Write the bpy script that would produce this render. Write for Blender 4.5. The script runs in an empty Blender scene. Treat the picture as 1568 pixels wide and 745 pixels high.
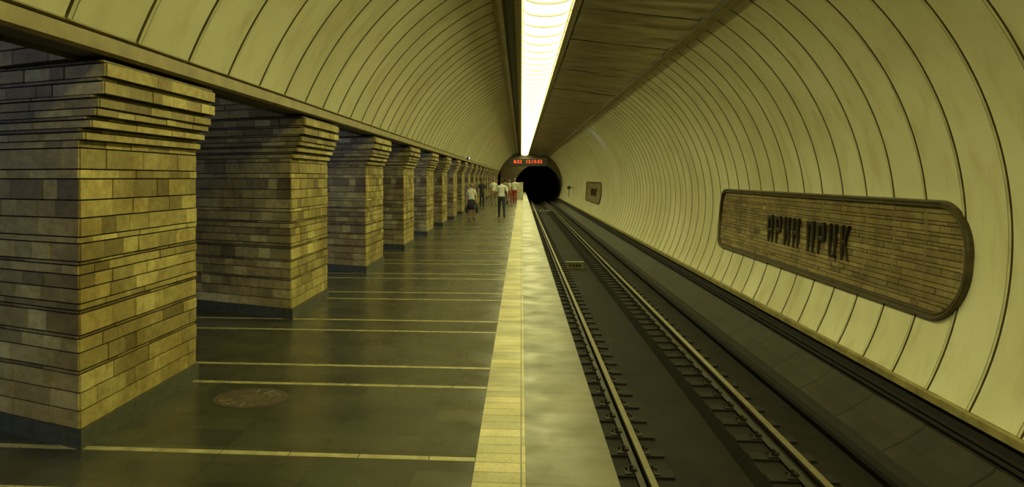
import bpy, math, random
from mathutils import Vector, Matrix, noise as mnoise
scene=bpy.context.scene
scene.view_settings.view_transform='Standard'
H=1.65
Y0,Y1=-6.0,95.0
XC,ZC,R=1.0,1.05,3.8

# ---------------------------------------------------------------- materials
def new_mat(name):
    m=bpy.data.materials.new(name); m.use_nodes=True
    nt=m.node_tree; b=nt.nodes['Principled BSDF']
    return m,nt,b
def N(nt,t,**k):
    n=nt.nodes.new(t)
    for a,v in k.items(): setattr(n,a,v)
    return n
def ramp(nt,fac,stops):
    r=N(nt,'ShaderNodeValToRGB')
    e=r.color_ramp.elements
    while len(e)<len(stops): e.new(0.5)
    for i,(p,c) in enumerate(stops):
        e[i].position=p; e[i].color=(*c,1)
    nt.links.new(fac,r.inputs[0]); return r.outputs[0]
def mul(nt,a,b,fac=1.0,mode='MULTIPLY'):
    m=N(nt,'ShaderNodeMix',data_type='RGBA',blend_type=mode)
    if isinstance(fac,(int,float)): m.inputs[0].default_value=fac
    else: nt.links.new(fac,m.inputs[0])
    for i,s in ((6,a),(7,b)):
        if isinstance(s,tuple): m.inputs[i].default_value=(*s,1)
        else: nt.links.new(s,m.inputs[i])
    return m.outputs[2]
def mth(nt,op,a,b=None,c=None):
    m=N(nt,'ShaderNodeMath',operation=op)
    for i,s in enumerate((a,b,c)):
        if s is None: continue
        if isinstance(s,(int,float)): m.inputs[i].default_value=s
        else: nt.links.new(s,m.inputs[i])
    return m.outputs[0]
def coords(nt,scale=(1,1,1)):
    mp=N(nt,'ShaderNodeMapping')
    mp.inputs['Scale'].default_value=scale
    g=N(nt,'ShaderNodeNewGeometry')
    nt.links.new(g.outputs['Position'],mp.inputs[0]); return mp.outputs[0]
def noise(nt,scale,detail=4,sc=(1,1,1),rough=.55):
    n=N(nt,'ShaderNodeTexNoise'); n.inputs['Scale'].default_value=scale
    n.inputs['Detail'].default_value=detail; n.inputs['Roughness'].default_value=rough
    nt.links.new(coords(nt,sc),n.inputs['Vector']); return n.outputs[0]
def bump(nt,b,h,s=.3,d=.01):
    n=N(nt,'ShaderNodeBump'); n.inputs['Strength'].default_value=s; n.inputs['Distance'].default_value=d
    nt.links.new(h,n.inputs['Height']); nt.links.new(n.outputs[0],b.inputs['Normal'])
def simple(name,col,rough=.6,metal=0,var=.35,nscale=6,sc=(1,1,1),bs=.15):
    m,nt,b=new_mat(name)
    f=noise(nt,nscale,5,sc)
    lo=tuple(c*(1-var) for c in col); hi=tuple(min(1,c*(1+var)) for c in col)
    nt.links.new(ramp(nt,f,[(.3,lo),(.7,hi)]),b.inputs['Base Color'])
    b.inputs['Roughness'].default_value=rough; b.inputs['Metallic'].default_value=metal
    if bs: bump(nt,b,noise(nt,nscale*6,3,sc),bs,.004)
    return m
def emis(name,col,s,base=None):
    m,nt,b=new_mat(name)
    b.inputs['Base Color'].default_value=(*(base or col),1)
    b.inputs['Emission Color'].default_value=(*col,1); b.inputs['Emission Strength'].default_value=s
    return m

def mat_panel():
    m,nt,b=new_mat('painted_vault_panel')
    f=noise(nt,.7,5,(1,1,1)); f2=noise(nt,3.0,6,(1,1,.35))
    c=ramp(nt,f,[(.3,(.69,.66,.45)),(.7,(.79,.77,.57))])
    c=mul(nt,c,ramp(nt,f2,[(.28,(.76,.71,.55)),(.5,(1,1,1))]),.7)
    c=mul(nt,c,ramp(nt,noise(nt,.35,3),[(.35,(.88,.87,.82)),(.6,(1,1,1))]),1)
    nt.links.new(c,b.inputs['Base Color']); b.inputs['Roughness'].default_value=.38
    bump(nt,b,noise(nt,2.2,3),.15,.03)
    return m
def mat_stone(name,cols,rough=.6,cool=0):
    m,nt,b=new_mat(name)
    a=N(nt,'ShaderNodeAttribute',attribute_name='tint')
    c=ramp(nt,a.outputs['Fac'],[(0,cols[0]),(.35,cols[1]),(.75,cols[2]),(1,cols[3])])
    c=mul(nt,c,ramp(nt,noise(nt,14,6,(1,1,1.5),.7),[(.3,(.62,.56,.42)),(.65,(1.15,1.15,1.08))]),.85)
    c=mul(nt,c,ramp(nt,noise(nt,1.8,4),[(.35,(.60,.52,.36)),(.6,(1.05,1.05,1.05))]),.85)
    nt.links.new(c,b.inputs['Base Color']); b.inputs['Roughness'].default_value=rough
    bump(nt,b,noise(nt,40,5),.35,.004)
    return m
def mat_floor(name,base,tile=(.6,.3),joint=.35,rough=.3,spots=1.0,off=0,spec=.5):
    m,nt,b=new_mat(name)
    br=N(nt,'ShaderNodeTexBrick'); nt.links.new(coords(nt),br.inputs[0])
    br.inputs['Scale'].default_value=1; br.inputs['Brick Width'].default_value=tile[0]; br.inputs['Row Height'].default_value=tile[1]
    br.inputs['Mortar Size'].default_value=.005; br.inputs['Mortar Smooth'].default_value=.2
    br.offset=.5 if off else 0
    br.inputs['Color1'].default_value=(.72,.74,.74,1); br.inputs['Color2'].default_value=(1.2,1.16,1.1,1)
    br.inputs['Mortar'].default_value=(joint,joint,joint,1); br.inputs['Bias'].default_value=0
    c=mul(nt,(*base,),br.outputs[0])
    c=mul(nt,c,ramp(nt,noise(nt,90,3,(1,1,1),.7),[(.3,(.6,.6,.6)),(.7,(1.4,1.4,1.35))]),.7)
    c=mul(nt,c,ramp(nt,noise(nt,1.3,6,(1,1,1),.65),[(.3,(.55,.52,.46)),(.7,(1.35,1.35,1.35))]),spots)
    nt.links.new(c,b.inputs['Base Color'])
    rr=ramp(nt,noise(nt,2.2,6),[(.3,(rough*.8,)*3),(.7,(rough*1.25,)*3)])
    nt.links.new(rr,b.inputs['Roughness']); b.inputs['Specular IOR Level'].default_value=spec
    bump(nt,b,noise(nt,30,3),.06,.003)
    return m
def mat_joint(name,col,per,w,rough=.75):
    m,nt,b=new_mat(name)
    g=N(nt,'ShaderNodeNewGeometry'); s=N(nt,'ShaderNodeSeparateXYZ'); nt.links.new(g.outputs['Position'],s.inputs[0])
    fr=mth(nt,'FRACT',mth(nt,'DIVIDE',mth(nt,'ADD',s.outputs[1],50.0),per))
    j=mth(nt,'LESS_THAN',fr,w/per)
    c=ramp(nt,noise(nt,1.1,7,(1,1,1),.7),[(.3,tuple(x*.35 for x in col)),(.78,tuple(x*2.0 for x in col))])
    c=mul(nt,c,tuple(x*.12 for x in col),j,'MIX')
    nt.links.new(c,b.inputs['Base Color']); b.inputs['Roughness'].default_value=rough
    b.inputs['Specular IOR Level'].default_value=.25
    bump(nt,b,noise(nt,18,5),.4,.01)
    return m

M_panel=mat_panel()
M_seam=simple('seam_shadow_gap',(.125,.10,.045),.8)
M_batten=simple('painted_batten',(.58,.55,.34),.45,var=.25,nscale=3)
M_stone=mat_stone('stone_tile',[(.17,.13,.05),(.34,.28,.11),(.50,.42,.17),(.64,.56,.26)])
M_signstone=mat_stone('sign_stone_tile',[(.12,.085,.035),(.20,.15,.065),(.28,.22,.095),(.36,.29,.14)])
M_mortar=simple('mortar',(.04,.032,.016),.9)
M_plinth=simple('plinth_granite',(.065,.068,.045),.5,nscale=20)
M_floor=mat_floor('granite_floor',(.048,.048,.029),(.6,.3),.6,.27,.85,spec=.5)
M_strip=mat_floor('pale_warning_tile',(.45,.40,.22),(.3,.155),.3,.50,.6,spec=.3)
M_edge=mat_floor('edge_granite',(.105,.096,.05),(2.0,.62),.4,.42,1.0,spec=.25)
M_inlay=simple('pale_inlay',(.30,.27,.12),.5,nscale=9)
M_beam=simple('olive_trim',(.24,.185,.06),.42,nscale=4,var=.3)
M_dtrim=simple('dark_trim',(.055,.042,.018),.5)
M_metal=simple('ceiling_sheet_metal',(.44,.38,.22),.36,.55,nscale=1.5,sc=(1,2.5,1),var=.3,bs=0)
LC=(1.0,.965,.37)
M_lamp=emis('lamp_diffuser',LC,12.0)
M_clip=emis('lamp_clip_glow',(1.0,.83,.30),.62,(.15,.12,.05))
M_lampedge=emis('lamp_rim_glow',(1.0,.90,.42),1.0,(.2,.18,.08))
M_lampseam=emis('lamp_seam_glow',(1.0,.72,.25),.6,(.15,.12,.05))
M_lining=mat_joint('lining_concrete',(.040,.036,.026),1.5,.03)
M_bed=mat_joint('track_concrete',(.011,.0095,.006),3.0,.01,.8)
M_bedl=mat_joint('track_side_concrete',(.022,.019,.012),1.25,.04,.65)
M_ledge=simple('ledge_trim',(.30,.25,.10),.5,nscale=4)
M_rail=simple('rail_rust',(.03,.023,.014),.6,.3)
M_railtop=simple('rail_head_steel',(.50,.45,.33),.32,.9,var=.1,bs=0)
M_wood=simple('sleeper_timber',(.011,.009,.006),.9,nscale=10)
M_iron=simple('fastener_iron',(.03,.024,.015),.65,.4,nscale=20)
M_frame=simple('sign_frame_bronze',(.075,.058,.024),.45,.3)
M_letter=simple('letter_bronze',(.035,.027,.015),.45,.4)
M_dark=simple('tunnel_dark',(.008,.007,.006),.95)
M_endwall=simple('end_wall_paint',(.07,.05,.02),.7)
M_black=simple('black_plastic',(.015,.015,.015),.5)
M_red=emis('red_led',(1.0,.06,.01),2.2)
M_hall=simple('hall_plaster',(.42,.42,.38),.7)
M_white=simple('white_enamel',(.6,.6,.5),.5)
M_cool=emis('cool_tube',(.45,.62,1.0),6)

# ---------------------------------------------------------------- mesh builder
class MB:
    def __init__(s): s.v=[];s.f=[];s.m=[];s.t=[]
    def add(s,vs,fs,mi=0,t=.5):
        o=len(s.v); s.v+= [tuple(x) for x in vs]
        for f in fs: s.f.append(tuple(i+o for i in f)); s.m.append(mi); s.t.append(t)
    def prism(s,poly,z0,z1,mi=0,t=.5):
        n=len(poly); vs=[(x,y,z0) for x,y in poly]+[(x,y,z1) for x,y in poly]
        fs=[tuple(reversed(range(n))),tuple(range(n,2*n))]+[(i,(i+1)%n,n+(i+1)%n,n+i) for i in range(n)]
        s.add(vs,fs,mi,t)
    def box(s,x0,x1,y0,y1,z0,z1,mi=0,t=.5):
        s.prism([(x0,y0),(x1,y0),(x1,y1),(x0,y1)],z0,z1,mi,t)
    def extr(s,prof,y0,y1,mis=0,closed=False):
        n=len(prof); vs=[(x,y0,z) for x,z in prof]+[(x,y1,z) for x,z in prof]
        for i in range(n if closed else n-1):
            j=(i+1)%n
            s.add([vs[i],vs[j],vs[n+j],vs[n+i]],[(0,1,2,3)],mis if isinstance(mis,int) else mis[i])
        if closed:
            mi=mis if isinstance(mis,int) else mis[0]
            s.add(vs,[tuple(range(n)),tuple(reversed(range(n,2*n)))],mi)
    def tube(s,pts,rad,seg=8,mi=0,flat=1.0,t=.5):
        pts=[Vector(p) for p in pts]; vs=[];n=len(pts)
        for i,p in enumerate(pts):
            d=(pts[min(i+1,n-1)]-pts[max(i-1,0)]).normalized()
            a=Vector((0,1,0)) if abs(d.y)<.9 else Vector((1,0,0))
            u=d.cross(a).normalized(); w=d.cross(u).normalized()
            for k in range(seg):
                th=2*math.pi*k/seg
                vs.append(p+(u*math.cos(th)+w*math.sin(th)*flat)*rad[i])
        fs=[(i*seg+k,i*seg+(k+1)%seg,(i+1)*seg+(k+1)%seg,(i+1)*seg+k) for i in range(n-1) for k in range(seg)]
        fs+=[tuple(reversed(range(seg))),tuple(range((n-1)*seg,n*seg))]
        s.add(vs,fs,mi,t)
    def obj(s,name,mats,smooth=False,parent=None,tint=False,loc=None):
        me=bpy.data.meshes.new(name); me.from_pydata(s.v,[],s.f)
        for m in mats: me.materials.append(m)
        me.polygons.foreach_set('material_index',s.m)
        if tint:
            a=me.attributes.new('tint','FLOAT','FACE'); a.data.foreach_set('value',s.t)
        if smooth: me.polygons.foreach_set('use_smooth',[True]*len(s.f))
        me.update()
        o=bpy.data.objects.new(name,me); scene.collection.objects.link(o)
        if parent: o.parent=parent
        if loc: o.location=loc
        return o
def empty(name,loc=(0,0,0),rot=(0,0,0)):
    e=bpy.data.objects.new(name,None); scene.collection.objects.link(e); e.location=loc; e.rotation_euler=rot
    e.empty_display_size=.2; return e
def bevel(o,w,seg=2):
    m=o.modifiers.new('bev','BEVEL'); m.width=w; m.segments=seg; m.limit_method='ANGLE'
def fixn(o):
    import bmesh
    bm=bmesh.new(); bm.from_mesh(o.data); bmesh.ops.recalc_face_normals(bm,faces=bm.faces); bm.to_mesh(o.data); bm.free()

# ---------------------------------------------------------------- vault panels
def vault(name,a0,a1,seg,phase):
    P=.82; b=MB()
    ys=[];rs=[];ms=[]
    y=Y0+phase
    prof=[(-.042,R,1),(-.038,R+.022,1),(-.022,R+.022,1),(-.021,R-.008,2),(.021,R-.008,1),(.022,R+.022,1),(.038,R+.022,1),(.042,R,0)]
    while y<Y1:
        for d,r,m in prof:
            ys.append(y+d);rs.append(r);ms.append(m)
        y+=P
    ys.append(Y1);rs.append(R);ms.append(0)
    ys.insert(0,Y0);rs.insert(0,R);ms.insert(0,0)
    n=seg+1
    for y,r in zip(ys,rs):
        for k in range(n):
            a=math.radians(a0+(a1-a0)*k/seg)
            b.v.append((XC+r*math.cos(a),y,ZC+r*math.sin(a)))
    for i in range(len(ys)-1):
        for k in range(seg):
            b.f.append((i*n+k,i*n+k+1,(i+1)*n+k+1,(i+1)*n+k)); b.m.append(ms[i]); b.t.append(.5)
    return b.obj(name,[M_panel,M_seam,M_batten])
def ang(x,z): return math.degrees(math.atan2(z-ZC,x-XC))
vault('wall_right',-26.6,ang(3.12,2.556+H),40,.4)
vault('wall_vault_left',ang(-.46,2.9+H),ang(-2.54,.9+H),28,.4)

b=MB()
pr=[(XC+3.97*math.cos(math.radians(a)),ZC+3.97*math.sin(math.radians(a))) for a in [-30+6*i for i in range(32)]+[160.5]]
b.extr(pr,Y0,Y1,0); b.obj('ceiling_lining',[M_lining])

# ---------------------------------------------------------------- ceiling channel + lamp
def Zp(x,z): return (x,z+H)
b=MB()
left=[Zp(-.50,2.93),Zp(-.46,2.86),Zp(-.37,2.72),Zp(-.30,2.72),Zp(-.27,2.86),Zp(-.14,2.84),Zp(-.10,2.66),Zp(-.03,2.64),Zp(.01,2.64),Zp(.03,2.76)]
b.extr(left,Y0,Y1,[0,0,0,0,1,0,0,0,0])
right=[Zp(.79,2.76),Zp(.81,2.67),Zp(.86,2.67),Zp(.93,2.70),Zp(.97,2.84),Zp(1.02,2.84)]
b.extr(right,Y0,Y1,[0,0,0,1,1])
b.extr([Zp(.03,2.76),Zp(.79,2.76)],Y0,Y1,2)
b.extr([Zp(2.92,2.60),Zp(2.95,2.52),Zp(3.05,2.47),Zp(3.14,2.52),Zp(3.18,2.60)],Y0,Y1,[1,0,0,0])
b.obj('trim_ceiling_channel',[M_beam,M_dtrim,M_lampseam])
b=MB(); y=Y0
rng=random.Random(3)
while y<Y1:
    y2=min(y+1.5,Y1); dz=rng.uniform(-.012,.01)
    nx_,ny_=(14,16) if y<40 else (6,6)
    vs=[]
    for j in range(ny_+1):
        for k in range(nx_+1):
            u=k/nx_; v=j/ny_; yy=y+.008+(y2-y-.016)*v; x=1.0+1.95*u
            ed=min(1,4*min(v,1-v)+.15)
            w_=mnoise.noise(Vector((x*1.3,yy*3.2,y)))*.035+mnoise.noise(Vector((x*2.5+9,yy*8,y)))*.012
            vs.append((x,yy,2.83+H-.25*u-.02*math.sin(math.pi*v)+dz+w_*ed))
    b.add(vs,[(j*(nx_+1)+k,j*(nx_+1)+k+1,(j+1)*(nx_+1)+k+1,(j+1)*(nx_+1)+k) for j in range(ny_) for k in range(nx_)],0)
    y+=1.5
o=b.obj('ceiling_metal_panels',[M_metal,M_dtrim],smooth=True)
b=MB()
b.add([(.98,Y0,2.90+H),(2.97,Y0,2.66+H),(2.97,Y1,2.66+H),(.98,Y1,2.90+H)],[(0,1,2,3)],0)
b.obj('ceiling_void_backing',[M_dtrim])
b=MB(); y=Y0+.1; L=.95
def lampz(u,v,extra=0):
    th=math.pi*u
    return (.41-(.375+extra*.2)*math.cos(th), 2.735-(.10+extra)*math.sin(th)-(.022)*math.sin(math.pi*v)*math.sin(th)+H)
while y<Y1-1:
    nx,ny=12,4; vs=[]
    for j in range(ny+1):
        for k in range(nx+1):
            x,z=lampz(k/nx,j/ny); vs.append((x,y+.045+(j/ny)*(L-.09),z))
    for j in range(ny):
        for k in range(nx):
            b.add([vs[j*(nx+1)+k],vs[j*(nx+1)+k+1],vs[(j+1)*(nx+1)+k+1],vs[(j+1)*(nx+1)+k]],[(0,1,2,3)],2 if k in (0,nx-1) else 0)
    vs=[]
    for yy,ex in ((y-.045,-.02),(y-.045,.026),(y+.045,.026),(y+.045,-.02)):
        for k in range(nx+1):
            x,z=lampz(k/nx,0,ex); vs.append((x,yy,z))
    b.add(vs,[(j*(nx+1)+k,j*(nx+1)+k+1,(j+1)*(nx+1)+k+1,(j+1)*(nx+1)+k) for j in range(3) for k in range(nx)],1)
    y+=L
b.obj('ceiling_lamp_strip',[M_lamp,M_clip,M_lampedge])

# ---------------------------------------------------------------- beam above pylons, passages, hall
SOF=3.35
b=MB()
beam=[Zp(-2.56,.93),Zp(-2.50,.91),Zp(-2.50,.875),Zp(-2.53,.87),Zp(-2.53,.855),Zp(-2.49,.85),Zp(-2.49,.76),Zp(-2.53,.745),Zp(-2.69,.745),Zp(-2.74,.93)]
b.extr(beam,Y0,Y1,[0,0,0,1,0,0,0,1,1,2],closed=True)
b.obj('beam_left',[M_beam,M_dtrim,M_mortar])
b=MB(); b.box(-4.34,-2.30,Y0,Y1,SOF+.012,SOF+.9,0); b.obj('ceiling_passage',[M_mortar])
b=MB(); b.extr([(-9.2,0),(-9.2,2.6),(-8.6,3.6),(-7.6,4.2),(-6.3,4.4),(-5.2,4.2),(-4.34,3.6)],Y0,Y1,0)
b.obj('wall_hall_left',[M_hall])
for k in range(11):
    y=2.2+9*k
    b=MB(); b.box(-6.5,-6.3,y-.8,y+.8,3.05,3.12,0); b.box(-6.47,-6.33,y-.75,y+.75,3.02,3.05,1)
    b.tube([(-6.4,y-.5,3.12),(-6.4,y-.5,4.35)],[.012,.012],6,0); b.tube([(-6.4,y+.5,3.12),(-6.4,y+.5,4.35)],[.012,.012],6,0)
    o=b.obj('hall_pendant_lamp',[M_white,M_cool])
    ld=bpy.data.lights.new('hall_light','AREA'); ld.shape='RECTANGLE'; ld.size=.5; ld.size_y=1.5; ld.energy=70; ld.color=(.50,.60,1.0)
    lo=bpy.data.objects.new('tube_light',ld); scene.collection.objects.link(lo); lo.parent=o; lo.location=(-6.4,y,3.0)
    lo.rotation_euler=(math.radians(45),math.radians(25),0)
# invented cool spot and housing, added to put a bluish highlight on the wall
b=MB(); fy=37.0
b.box(-2.50,-2.40,fy-.10,fy+.10,2.50,2.62,0); b.box(-2.402,-2.392,fy-.085,fy+.085,2.515,2.605,1)
o=b.obj('added_highlight_housing',[M_black,M_cool])
ld=bpy.data.lights.new('added_highlight','SPOT'); ld.energy=420; ld.color=(.55,.68,1.0); ld.spot_size=math.radians(15); ld.spot_blend=.9; ld.shadow_soft_size=.04
lo=bpy.data.objects.new('added_highlight_spot',ld); scene.collection.objects.link(lo); lo.parent=o; lo.location=(-2.37,fy,2.57)
lo.rotation_euler=(Vector((4.6,40.5,3.75))-Vector((-2.37,fy,2.57))).to_track_quat('-Z','Y').to_euler()

# ---------------------------------------------------------------- platform
b=MB()
b.box(-9.2,-.265,Y0,Y1,-1.35,0,0)
b.box(-.265,.024,Y0,Y1,-1.35,0.003,1)
b.box(.024,.53,Y0,Y1,-.14,0,2)
b.box(.024,.44,Y0,Y1,-1.35,-.14,3)
b.obj('floor',[M_floor,M_strip,M_edge,M_bed])
b=MB(); k=0
while True:
    ya=4.05+2.25*(k-4)
    if ya>Y1-2: break
    for d in (0,.64):
        if ya+d>Y0+.2:
            x=-3.9
            while x<-.27:
                x2=min(x+.42,-.267)
                b.box(x+.003,x2-.003,ya+d-.032,ya+d+.032,-.01,.002,0); x+=.42
    k+=1
b.obj('floor_inlay_stripes',[M_inlay])
b=MB(); cx,cy=-2.02,5.86
def ring(b,r0,r1,z,mi,n=40):
    vs=[(cx+r*math.cos(2*math.pi*i/n),cy+r*math.sin(2*math.pi*i/n),z) for r in (r0,r1) for i in range(n)]
    b.add(vs,[(i,n+i,n+(i+1)%n,(i+1)%n) for i in range(n)],mi)
b.prism([(cx+.27*math.cos(i*math.pi/20),cy+.27*math.sin(i*math.pi/20)) for i in range(40)],-.005,.004,0)
ring(b,.240,.250,.0055,1); ring(b,.12,.126,.0055,1); ring(b,.18,.185,.0055,1)
for i in range(12):
    a=i*math.pi/6; c,s_=math.cos(a),math.sin(a)
    b.tube([(cx+.13*c,cy+.13*s_,.004),(cx+.235*c,cy+.235*s_,.004)],[.003,.003],4,0)
b.obj('manhole_cover',[simple('manhole_iron',(.085,.065,.035),.5,.1,nscale=15),simple('manhole_groove',(.03,.026,.016),.7)])

# ---------------------------------------------------------------- pylons
PX=-2.67
def build_pylon():
    rng=random.Random(11)
    b=MB(); W=1.75
    def foot(o,e=0):
        A=(PX+o+e,-e); B=(PX+o+e,W+e); C=(PX-1.62-e,W-.2+e*.5); D=(PX-1.62-e,.70-e)
        return [A,B,C,D]
    b.prism(foot(0,.016),0,.12,2)
    z=.12; rows=[]
    while z<1.86:
        h=rng.choice([.04,.06,.085,.11,.13,.115,.09,.11])
        if z+h>1.86: h=1.88-z
        rows.append((z,h,0)); z+=h
        if rng.random()<.3 and z<1.8: rows.append((z,.022,-.006)); z+=.022
    for h,o in [(.05,.035),(.025,.0),(.05,.075),(.022,.045),(.05,.105),(.06,.125),(.022,.085),(.08,.155),(.025,.13),(.085,.165),(.022,.14)]:
        rows.append((z,h,o)); z+=h
    while z<SOF-.001:
        h=min(rng.choice([.07,.10,.12]),SOF-z)
        if SOF-z-h<.03: h=SOF-z
        rows.append((z,h,-.08)); z+=h
    for z,h,o in rows:
        thin=h<.035
        F=foot(o,-.014); b.prism(F,z-.001,z+h+.001,1)
        G=foot(o,-.012)
        for i in range(4):
            p=Vector((*G[i],0)); q=Vector((*G[(i+1)%4],0)); d=(q-p); Ln=d.length; d.normalize()
            nrm=Vector((d.y,-d.x,0))
            u=-.008
            rowt=rng.uniform(-.14,.14)-(.4 if thin else 0)
            while u<Ln-.001:
                w=rng.uniform(.13,.38)*(1.5 if thin else 1)
                if Ln-(u+w)<.12: w=Ln+.008-u
                th=.013+rng.uniform(-.005,.005)
                a=p+d*(u+.0025); c=p+d*(u+w-.0025)
                z0,z1=z+.0045,z+h-.0045
                vs=[a,c,c+nrm*th,a+nrm*th]
                vs=[(v.x,v.y,z0) for v in vs]+[(v.x,v.y,z1) for v in vs]
                t=min(1,max(0,rng.gauss(.54,.22)+rowt))
                b.add(vs,[(2,3,7,6),(0,3,2,1),(4,5,6,7),(0,4,7,3),(1,2,6,5)],0,t)
                u+=w
    return b
pb=build_pylon()
first=None
yk=[4.66+4.5*k for k in range(-2,20)]
for y in yk:
    if first is None:
        first=pb.obj('stone_pylon',[M_stone,M_mortar,M_plinth],tint=True,loc=(0,y,0)); fixn(first)
    else:
        o=bpy.data.objects.new('stone_pylon',first.data); scene.collection.objects.link(o); o.location=(0,y,0)

# ---------------------------------------------------------------- track
b=MB()
b.extr([(.44,-1.30),(1.50,-1.30),(1.54,-1.48),(2.36,-1.48),(2.40,-1.30),(3.72,-1.30)],Y0,Y1+25,[0,0,0,0,0])
b.extr([(3.60,-1.30),(3.66,-1.27),(3.98,-1.10),(4.16,-.98),(4.20,-.93),(4.30,-.93),(4.33,-.70)],Y0,Y1,[1,1,1,1,1,2])
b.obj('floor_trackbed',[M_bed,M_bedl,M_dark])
b=MB()
b.box(4.27,4.56,Y0,Y1,-.70,-.655,0)
b.box(4.27,4.30,Y0,Y1,-.655,-.62,0)
b.obj('trim_ledge',[M_ledge])
b=MB()
def rail(xc):
    half=[(.075,0),(.075,.012),(.018,.03),(.009,.045),(.009,.115),(.036,.128),(.036,.160),(.030,.168)]
    pr=[(xc+x,-1.262+z) for x,z in half]+[(xc-x,-1.262+z) for x,z in reversed(half)]
    n=len(pr); mis=[0]*n
    mis[7]=1; mis[8]=1; mis[6]=1
    b.extr(pr,Y0,Y1+25,mis,closed=True)
for xc in (1.19,2.74): rail(xc)
y=Y0+.3
while y<70:
    for x in (1.19,2.74):
        b.box(x-.34,x+.31,y-.11,y+.11,-1.31,-1.275,2)
        b.box(x-.17,x+.17,y-.08,y+.08,-1.275,-1.262,3)
        for s in (-1,1):
            b.box(x+s*.07-.022,x+s*.07+.022,y-.05,y+.05,-1.262,-1.23,3)
            b.tube([(x+s*.10,y,-1.262),(x+s*.10,y,-1.20)],[.02,.015],6,3)
            b.tube([(x+s*.145,y+.04,-1.262),(x+s*.145,y+.04,-1.235)],[.016,.012],6,3)
    y+=.6
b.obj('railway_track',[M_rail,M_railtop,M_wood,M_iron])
b=MB()
b.extr([(3.38,-1.12),(3.40,-1.06),(3.56,-1.06),(3.58,-1.12),(3.57,-1.18),(3.55,-1.18),(3.55,-1.09),(3.41,-1.09),(3.41,-1.18),(3.39,-1.18)],Y0,Y1,0,closed=True)
b.extr([(3.44,-1.19),(3.52,-1.19),(3.52,-1.11),(3.44,-1.11)],Y0,Y1,1,closed=True)
y=Y0+1
while y<Y1:
    b.box(3.54,3.60,y-.05,y+.05,-1.31,-1.09,1); b.box(3.42,3.6,y-.05,y+.05,-1.11,-1.085,1); y+=2.5
b.obj('contact_rail',[M_wood,M_iron])
b=MB()
for (x,z,r) in ((4.24,-.88,.022),(4.24,-.82,.018)):
    b.tube([(x,Y0,z),(x,Y1,z)],[r,r],8,0)
b.obj('cable_run',[M_dark])
b=MB()
b.box(1.56,2.14,27.9,28.15,-1.49,-1.28,0); b.box(1.54,2.16,27.88,28.17,-1.28,-1.25,0)
for k in range(4): b.box(1.65+.11*k,1.72+.11*k,27.875,27.90,-1.40,-1.32,1)
o=b.obj('track_number_box',[simple('box_paint',(.22,.20,.10),.6),M_black]); bevel(o,.008)
b=MB()
b.box(1.56,2.34,67.98,68.02,-1.22,-1.12,0)
for k in range(4): b.box(1.6+.2*k,1.7+.2*k,67.96,67.98,-1.2,-1.05,1)
for x in (1.65,2.25): b.box(x-.03,x+.03,67.98,68.02,-1.49,-1.2,0)
b.obj('track_marker_board',[M_black,M_white])

# ---------------------------------------------------------------- end walls and running tunnel
def ringwall(y,name,mat):
    n=64; b=MB(); pc=(1.95,.55); pr_=2.68
    vs=[(XC+4.0*math.cos(2*math.pi*i/n),y,ZC+4.0*math.sin(2*math.pi*i/n)) for i in range(n)]
    vs+=[(pc[0]+pr_*math.cos(2*math.pi*i/n),y,pc[1]+pr_*math.sin(2*math.pi*i/n)) for i in range(n)]
    b.add(vs,[(i,(i+1)%n,n+(i+1)%n,n+i) for i in range(n)],0)
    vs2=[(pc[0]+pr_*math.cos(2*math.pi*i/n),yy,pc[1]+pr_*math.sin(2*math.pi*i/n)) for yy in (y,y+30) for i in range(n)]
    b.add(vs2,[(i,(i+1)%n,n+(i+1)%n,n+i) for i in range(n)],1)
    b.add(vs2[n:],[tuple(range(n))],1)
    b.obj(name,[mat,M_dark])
ringwall(Y1,'wall_end',M_endwall)
b=MB(); b.box(-9.2,-2.4,Y1,Y1+.1,-1.3,5,0); b.obj('wall_hall_end',[M_hall])
b=MB(); b.box(-9.3,5.2,Y0-.1,Y0,-1.6,5.2,0); b.obj('wall_back',[M_endwall])

# ---------------------------------------------------------------- station sign (follows the curve of the wall)
def xw(z,d): return XC+math.sqrt(R*R-(z-ZC)**2)-d
def rrect(y0,y1,z0,z1,r,n=12,nz=6):
    pts=[]
    for cy_,cz_,a0 in ((y1-r,z1-r,0),(y0+r,z1-r,90),(y0+r,z0+r,180),(y1-r,z0+r,270)):
        for k in range(n+1):
            a=math.radians(a0+90*k/n); pts.append((cy_+r*math.cos(a),cz_+r*math.sin(a)))
    return pts
GL={
'A':[(0,.27,0,.90),(.73,1,0,.90),(.10,.90,.84,1),(.2,.8,.38,.50)],
'P':[(0,.29,0,1),(.2,.92,.86,1),(.71,1,.50,.94),(.2,.92,.42,.56)],
'I':[(0,.29,0,1),(.71,1,0,1)],
'N':[(0,.29,0,1),(.71,1,0,1),(.2,.8,.43,.57)],
'G':[(0,.29,0,1),(.71,1,0,1),(.2,.8,.86,1)],
'C':[(0,.29,0.04,1),(.66,.94,0.04,1),(.1,1.04,0,.13),(.9,1.04,-.12,.10)],
'K':[(0,.29,0,1),(.2,.6,.43,.57)],
}
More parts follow.
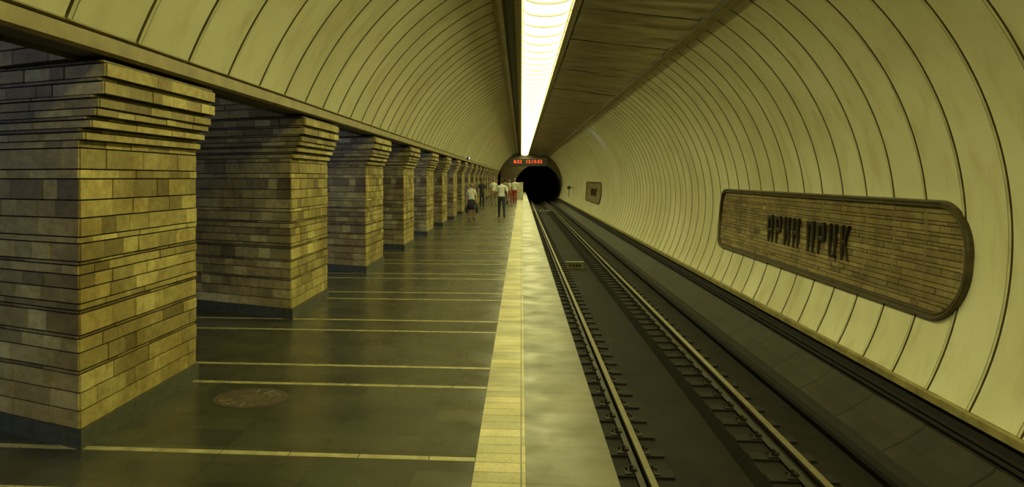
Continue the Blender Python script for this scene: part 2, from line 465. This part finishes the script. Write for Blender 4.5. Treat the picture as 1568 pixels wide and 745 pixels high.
def station_sign(yoff):
    e=empty('station_sign',(0,yoff,0))
    y0,y1,z0,z1,r=8.98,19.7,.06,1.38,.58
    b=MB(); loops=[]
    prof=[(-.02,-.03),(-.012,.045),(.0,.07),(.02,.07),(.035,.05),(.045,.06),(.062,.06),(.07,.045),(.072,.005)]
    for d,h in prof:
        loops.append([(xw(z,h),y,z) for y,z in rrect(y0+d,y1-d,z0+d,z1-d,r-d)])
    n=len(loops[0]); vs=[p for l in loops for p in l]
    b.add(vs,[(i*n+k,i*n+(k+1)%n,(i+1)*n+(k+1)%n,(i+1)*n+k) for i in range(len(loops)-1) for k in range(n)])
    b.obj('frame',[M_frame],smooth=False,parent=e)
    rng=random.Random(5); b=MB()
    IN=.07
    z=z0+IN; zz1=z1-IN; rr=r-IN
    while z<zz1-.005:
        h=rng.choice([.045,.06,.07,.085]); h=min(h,zz1-z)
        if zz1-z-h<.03: h=zz1-z
        ins=0
        for e_ in (z,z+h):
            dz=max(0,(z0+r)-e_, e_-(z1-r)); dz=min(dz,rr)
            ins=max(ins,rr-math.sqrt(rr*rr-dz*dz))
        # stop each course at the true curve of its middle so no backing shows at the corners
        zm=z+h/2; dz=min(max(0,(z0+r)-zm, zm-(z1-r)),rr); insm=rr-math.sqrt(rr*rr-dz*dz)
        ins=min(ins,insm+.012)
        a=y0+IN+ins; c=y1-IN-ins; rowt=rng.uniform(-.12,.12)
        vs=[(xw(zz,-.02 if s else .008),yy,zz) for s in (0,1) for zz in (z-.001,z+h+.001) for yy in (a-.01,c+.01)]
        b.add(vs,[(0,1,3,2),(4,6,7,5),(0,2,6,4),(1,5,7,3),(2,3,7,6),(0,4,5,1)],1)
        while a<c-.001:
            w=rng.uniform(.2,.6)
            if c-(a+w)<.12: w=c-a
            dd=.022+rng.uniform(-.005,.006)
            vs=[(xw(zz,q),yy,zz) for q in (dd,.005) for zz in (z+.005,z+h-.005) for yy in (a+.003,a+w-.003)]
            b.add(vs,[(0,1,3,2),(4,6,7,5),(0,2,6,4),(1,5,7,3),(2,3,7,6),(0,4,5,1)],0,min(1,max(0,rng.gauss(.5,.18)+rowt)))
            a+=w
        z+=h
    o=b.obj('stone_face',[M_signstone,M_mortar],parent=e,tint=True); fixn(o)
    b=MB(); yy=15.92; lw=.30; hh=.52; zb=.43; xa,xb=4.72,4.775
    for ch in 'APIN GPCK':
        if ch==' ': yy-=.24; continue
        for (a,c,d,f) in GL[ch]:
            b.box(xa,xb,yy-c*lw,yy-a*lw,zb+d*hh,zb+f*hh,0)
        if ch=='I':
            vs=[(xa,yy-.2*lw,zb+.02),(xa,yy-.2*lw,zb+.24*hh),(xa,yy-.8*lw,zb+hh-.02),(xa,yy-.8*lw,zb+.76*hh)]
            vs+=[(xb,q[1],q[2]) for q in vs]
            b.add(vs,[(0,1,2,3),(4,7,6,5),(0,4,5,1),(1,5,6,2),(2,6,7,3),(3,7,4,0)])
        if ch=='K':
            for s in (1,-1):
                vs=[(x,yy-.45*lw,zb+(.5+s*.08)*hh) for x in (xa,xb)]+[(x,yy-.45*lw,zb+(.5-s*.06)*hh) for x in (xa,xb)]+[(x,yy-.74*lw,zb+(.5+s*.5)*hh) for x in (xa,xb)]+[(x,yy-1.02*lw,zb+(.5+s*.5)*hh) for x in (xa,xb)]
                b.add(vs,[(0,4,6,2),(1,3,7,5),(0,1,5,4),(2,6,7,3),(4,5,7,6)])
        yy-=lw+.17
    o=b.obj('letters',[M_letter],parent=e); fixn(o); bevel(o,.010)
    return e
station_sign(0); station_sign(39.4)

b=MB()
b.tube([(4.78,74,.75),(4.45,74,.75),(4.35,74,.65),(4.35,74,-.1)],[.03]*4,8,0)
b.tube([(4.35,73.93,.75),(4.35,74.03,.75)],[.17,.17],20,0); b.tube([(4.35,73.91,.75),(4.35,73.93,.75)],[.15,.15],20,1)
b.obj('driver_mirror',[M_black,simple('mirror_glass',(.1,.1,.1),.15,.8)])

# ---------------------------------------------------------------- clock
e=empty('digital_clock',(0,60,0))
b=MB(); b.box(-.95,1.95,-.12,.12,2.50,3.10,0); o=b.obj('housing',[M_black],parent=e); bevel(o,.03)
b=MB()
for x in (-.4,1.4): b.tube([(x,0,3.10),(x,0,4.40)],[.02,.02],8,0)
b.obj('hangers',[M_black],parent=e)
for txt,x,s in (('8:52',-.25,.33),('12:15:52',.95,.33)):
    c=bpy.data.curves.new('digits','FONT'); c.body=txt; c.size=s; c.align_x='CENTER'; c.align_y='CENTER'; c.extrude=.004; c.space_character=1.08
    o=bpy.data.objects.new('digits',c); scene.collection.objects.link(o); o.parent=e
    o.location=(x,-.13,2.84); o.rotation_euler=(math.pi/2,0,0); c.materials.append(M_red)

b=MB(); b.box(-.55,.15,62,62.6,.0,1.25,0); b.box(-.58,.18,61.97,62.63,1.25,1.30,0); b.box(-.50,-.21,61.98,62,.08,1.2,1); b.box(-.19,.10,61.98,62,.08,1.2,1)
b.box(-.24,-.225,61.96,61.98,.6,.72,2)
o=b.obj('equipment_cabinet',[M_white,M_white,M_black]); bevel(o,.01)

# ---------------------------------------------------------------- people
def fab(name,c): return simple(name,c,.85,0,.2,15,bs=.2)
M_skin=simple('skin',(.42,.25,.15),.55,var=.1); M_hairs=[fab('hair_dark',(.03,.02,.012)),fab('hair_grey',(.18,.16,.13)),fab('hair_brown',(.08,.045,.02))]
M_shoe=fab('shoe_leather',(.02,.018,.015)); M_wshirt=fab('cloth_white',(.68,.68,.62)); M_dark_c=fab('cloth_dark',(.025,.028,.04))
M_redc=fab('cloth_red',(.30,.04,.03)); M_jeans=fab('cloth_denim',(.05,.07,.12)); M_tan=fab('cloth_tan',(.30,.24,.15)); M_eye=simple('eye',(.02,.02,.02),.3)
def person(name,loc,height,facing,shirt,legs,hair,stride=.0,female=False,skirt=None,bag=None,armbend=0.1):
    e=empty(name,loc,(0,0,facing)); e.scale=(height/1.72,)*3
    sw=.165 if female else .19; hw=.095 if female else .085
    J={'pel':((0,0,.95),(.15,.11)),'spi':((0,.0,1.10),(.125 if female else .14,.095)),'che':((0,0,1.30),(.155,.11)),'nb':((0,.01,1.44),(.08,.07)),'nk':((0,.0,1.53),(.052,.055))}
    E=[('pel','spi'),('spi','che'),('che','nb'),('nb','nk')]
    for s,n in ((1,'L'),(-1,'R')):
        st=stride*s; fa=-stride*s
        J['sh'+n]=((s*sw,.01,1.40),(.062,.06)); J['el'+n]=((s*(sw+.06),fa*.35+.03,1.12),(.044,.044)); J['wr'+n]=((s*(sw+.07),fa*.8-armbend,.88),(.028,.026))
        J['hi'+n]=((s*hw,0,.88),(.098,.10)); J['kn'+n]=((s*(hw+.01),-st*.5-.03*(abs(st)>0),.49),(.062,.064)); J['cf'+n]=((s*(hw+.01),-st*.75+.01,.34),(.055,.058)); J['an'+n]=((s*(hw+.01),-st+.03,.085),(.037,.042)); J['to'+n]=((s*(hw+.03),-st-.13,.038),(.04,.028))
        E+=[('che','sh'+n),('sh'+n,'el'+n),('el'+n,'wr'+n),('pel','hi'+n),('hi'+n,'kn'+n),('kn'+n,'cf'+n),('cf'+n,'an'+n),('an'+n,'to'+n)]
    keys=list(J); me=bpy.data.meshes.new('body'); me.from_pydata([J[k][0] for k in keys],[(keys.index(a),keys.index(c)) for a,c in E],[])
    tmp=bpy.data.objects.new('body',me); scene.collection.objects.link(tmp)
    sm=tmp.modifiers.new('skin','SKIN'); sd=me.skin_vertices[0].data
    for i,k in enumerate(keys): sd[i].radius=J[k][1]; sd[i].use_root=(k=='pel')
    ss=tmp.modifiers.new('sub','SUBSURF'); ss.levels=2; ss.render_levels=2
    dg=bpy.context.evaluated_depsgraph_get(); dg.update()
    m2=bpy.data.meshes.new_from_object(tmp.evaluated_get(dg)); bpy.data.objects.remove(tmp)
    m2.materials.clear()
    for m in (M_skin,shirt,legs,M_shoe): m2.materials.append(m)
    for p in m2.polygons:
        c=p.center; best=None
        for a,d in E:
            A=Vector(J[a][0]);D=Vector(J[d][0]); t=max(0,min(1,(c-A).dot(D-A)/(D-A).length_squared)); ds=(c-(A+(D-A)*t)).length-.5*J[a][1][0]
            if best is None or ds<best[0]: best=(ds,a,d,t)
        _,a,d,t=best; k=d[:2]
        if d=='nk': mi=0 if c.z>1.475 else 1
        elif k=='el': mi=1 if t<.75 else 0
        elif k=='wr': mi=0
        elif k=='to': mi=3
        elif k=='an': mi=3 if c.z<.09 else (0 if skirt else 2)
        elif k in('kn','cf'): mi=0 if (skirt and c.z<.7) else 2
        elif c.z<.97: mi=2
        else: mi=1
        p.material_index=mi; p.use_smooth=True
    bo=bpy.data.objects.new('body',m2); scene.collection.objects.link(bo); bo.parent=e
    b=MB()
    for s,n in ((1,'L'),(-1,'R')):
        w=Vector(J['wr'+n][0]); dn=Vector((0,-.12,-1)).normalized()
        b.tube([w+dn*-.02,w+dn*.03,w+dn*.07,w+dn*.095],[.024,.032,.036,.030],8,0,.55)
        for q,(yo,ln) in enumerate(((-.027,.068),(-.009,.078),(.009,.072),(.026,.056))):
            p=w+dn*.088+Vector((0,yo,0))
            b.tube([p,p+dn*ln*.45+Vector((-s*.006,0,0)),p+dn*ln*.8+Vector((-s*.02,0,0)),p+dn*ln+Vector((-s*.034,0,0))],[.0095,.009,.008,.006],6)
        p=w+dn*.03+Vector((0,-.028,0)); b.tube([p,p+Vector((-s*.01,-.022,-.028)),p+Vector((-s*.018,-.028,-.058))],[.012,.0105,.008],6)
    b.obj('hands',[M_skin],smooth=True,parent=e)
    b=MB(); nu,nv=20,14; vs=[]
    def hp(u,v,g=0):
        th=2*math.pi*u/nu; ph=math.pi*v/nv
        x=math.sin(ph)*math.cos(th); y=math.sin(ph)*math.sin(th); z=math.cos(ph)
        jaw=1-.28*max(0,-z)**1.2
        X=x*(.074+g)*jaw; Y=y*(.094+g)*(1-.12*max(0,-z)); Z=z*(.115+g)
        if y<-.6 and g==0:
            if abs(x)<.22 and -.35<z<.05: Y-=.018*(1-abs(x)/.22)*(1 if z<-.1 else .5)
            if .0<z<.2 and .2<abs(x)<.6: Y+=.006
        return (X,Y,Z+1.645)
    for v in range(nv+1):
        for u in range(nu): vs.append(hp(u,v))
    b.add(vs,[(v*nu+u,(v+1)*nu+u,(v+1)*nu+(u+1)%nu,v*nu+(u+1)%nu) for v in range(nv) for u in range(nu)],0)
    vs=[];fs=[]
    for v in range(nv+1):
        for u in range(nu): vs.append(hp(u,v,.012))
    for v in range(nv):
        for u in range(nu):
            y=math.sin(2*math.pi*(u+.5)/nu); lim=4 if y<-.3 else (7 if y<.3 else (11 if female else 9))
            if v<lim: fs.append((v*nu+u,(v+1)*nu+u,(v+1)*nu+(u+1)%nu,v*nu+(u+1)%nu))
    b.add(vs,fs,1)
    for s in (1,-1):
        b.tube([(s*.028,-.086,1.648),(s*.028,-.080,1.648)],[.009,.011],8,2)
        b.tube([(s*.073,.0,1.67),(s*.082,.008,1.65),(s*.076,.0,1.615)],[.012,.017,.008],6,0)
    b.tube([(-.024,-.082,1.59),(0,-.089,1.588),(.024,-.082,1.59)],[.004,.007,.004],6,3)
    b.obj('head',[M_skin,hair,M_eye,M_redc],smooth=True,parent=e)
    if skirt:
        b=MB(); n=20; vs=[]
        for z,rx,ry in ((1.0,.135,.105),(.92,.165,.13),(.75,.185,.15),(.52,.20,.17),(.515,.185,.155)):
            vs+=[(rx*math.cos(2*math.pi*i/n)*(1+.03*math.cos(i*2.5)),ry*math.sin(2*math.pi*i/n),z) for i in range(n)]
        b.add(vs,[(j*n+i,j*n+(i+1)%n,(j+1)*n+(i+1)%n,(j+1)*n+i) for j in range(4) for i in range(n)])
        b.obj('skirt',[skirt],smooth=True,parent=e)
    if bag:
        for s in bag:
            w=Vector(J['wrL' if s>0 else 'wrR'][0])+Vector((0,-.02,-.15)); b=MB()
            x,y,z=w
            b.add([(x-.05,y-.13,z-.38),(x+.05,y-.13,z-.38),(x+.05,y+.13,z-.38),(x-.05,y+.13,z-.38),(x-.03,y-.17,z-.10),(x+.03,y-.17,z-.10),(x+.03,y+.17,z-.10),(x-.03,y+.17,z-.10)],
                  [(3,2,1,0),(4,5,6,7),(0,1,5,4),(1,2,6,5),(2,3,7,6),(3,0,4,7)])
            for xo in (-.02,.02):
                b.tube([(x+xo,y-.09,z-.11),(x+xo*.5,y-.05,z-.01),(x,y,z+.012),(x+xo*.5,y+.05,z-.01),(x+xo,y+.09,z-.11)],[.007]*5,6)
            o=b.obj('bag',[M_dark_c],parent=e); bevel(o,.012)
    return e
def at(px,pyfeet):
    ze=1228*H/(pyfeet-272); th=math.radians(5)
    X=(px-798)/1228*ze*math.cos(th); Y=(ze+X*math.sin(th))/math.cos(th); return (X,Y,0)
person('woman_with_bags',at(722,337),1.42,.15,M_wshirt,M_dark_c,M_hairs[1],.10,True,skirt=M_dark_c,bag=(1,-1))
person('man_walking',at(768,334),1.60,math.pi+.1,M_wshirt,M_dark_c,M_hairs[0],.22)
person('man_standing',at(756,315),1.60,.5,M_wshirt,M_tan,M_hairs[1],.06)
person('woman_walking',at(780,312),1.52,.1,M_wshirt,M_redc,M_hairs[2],.15,True)
person('man_walking',at(788,313),1.62,-.2,M_wshirt,M_redc,M_hairs[2],.15)
person('man_standing',at(774,313),1.58,math.pi,M_tan,M_jeans,M_hairs[0],.05)
person('man_standing',at(738,317),1.55,.6,M_dark_c,M_dark_c,M_hairs[0],.0)

# ---------------------------------------------------------------- world + camera
w=bpy.data.worlds.new('world'); scene.world=w; w.use_nodes=True
w.node_tree.nodes['Background'].inputs[0].default_value=(.01,.01,.008,1)
cd=bpy.data.cameras.new('camera'); cam=bpy.data.objects.new('camera',cd); scene.collection.objects.link(cam)
cam.location=(0,0,H); cam.rotation_euler=(math.pi/2,0,math.radians(5))
cd.sensor_width=36; cd.lens=28.2; cd.clip_end=300
cd.shift_x=.0596; cd.shift_y=-.0641
scene.camera=cam
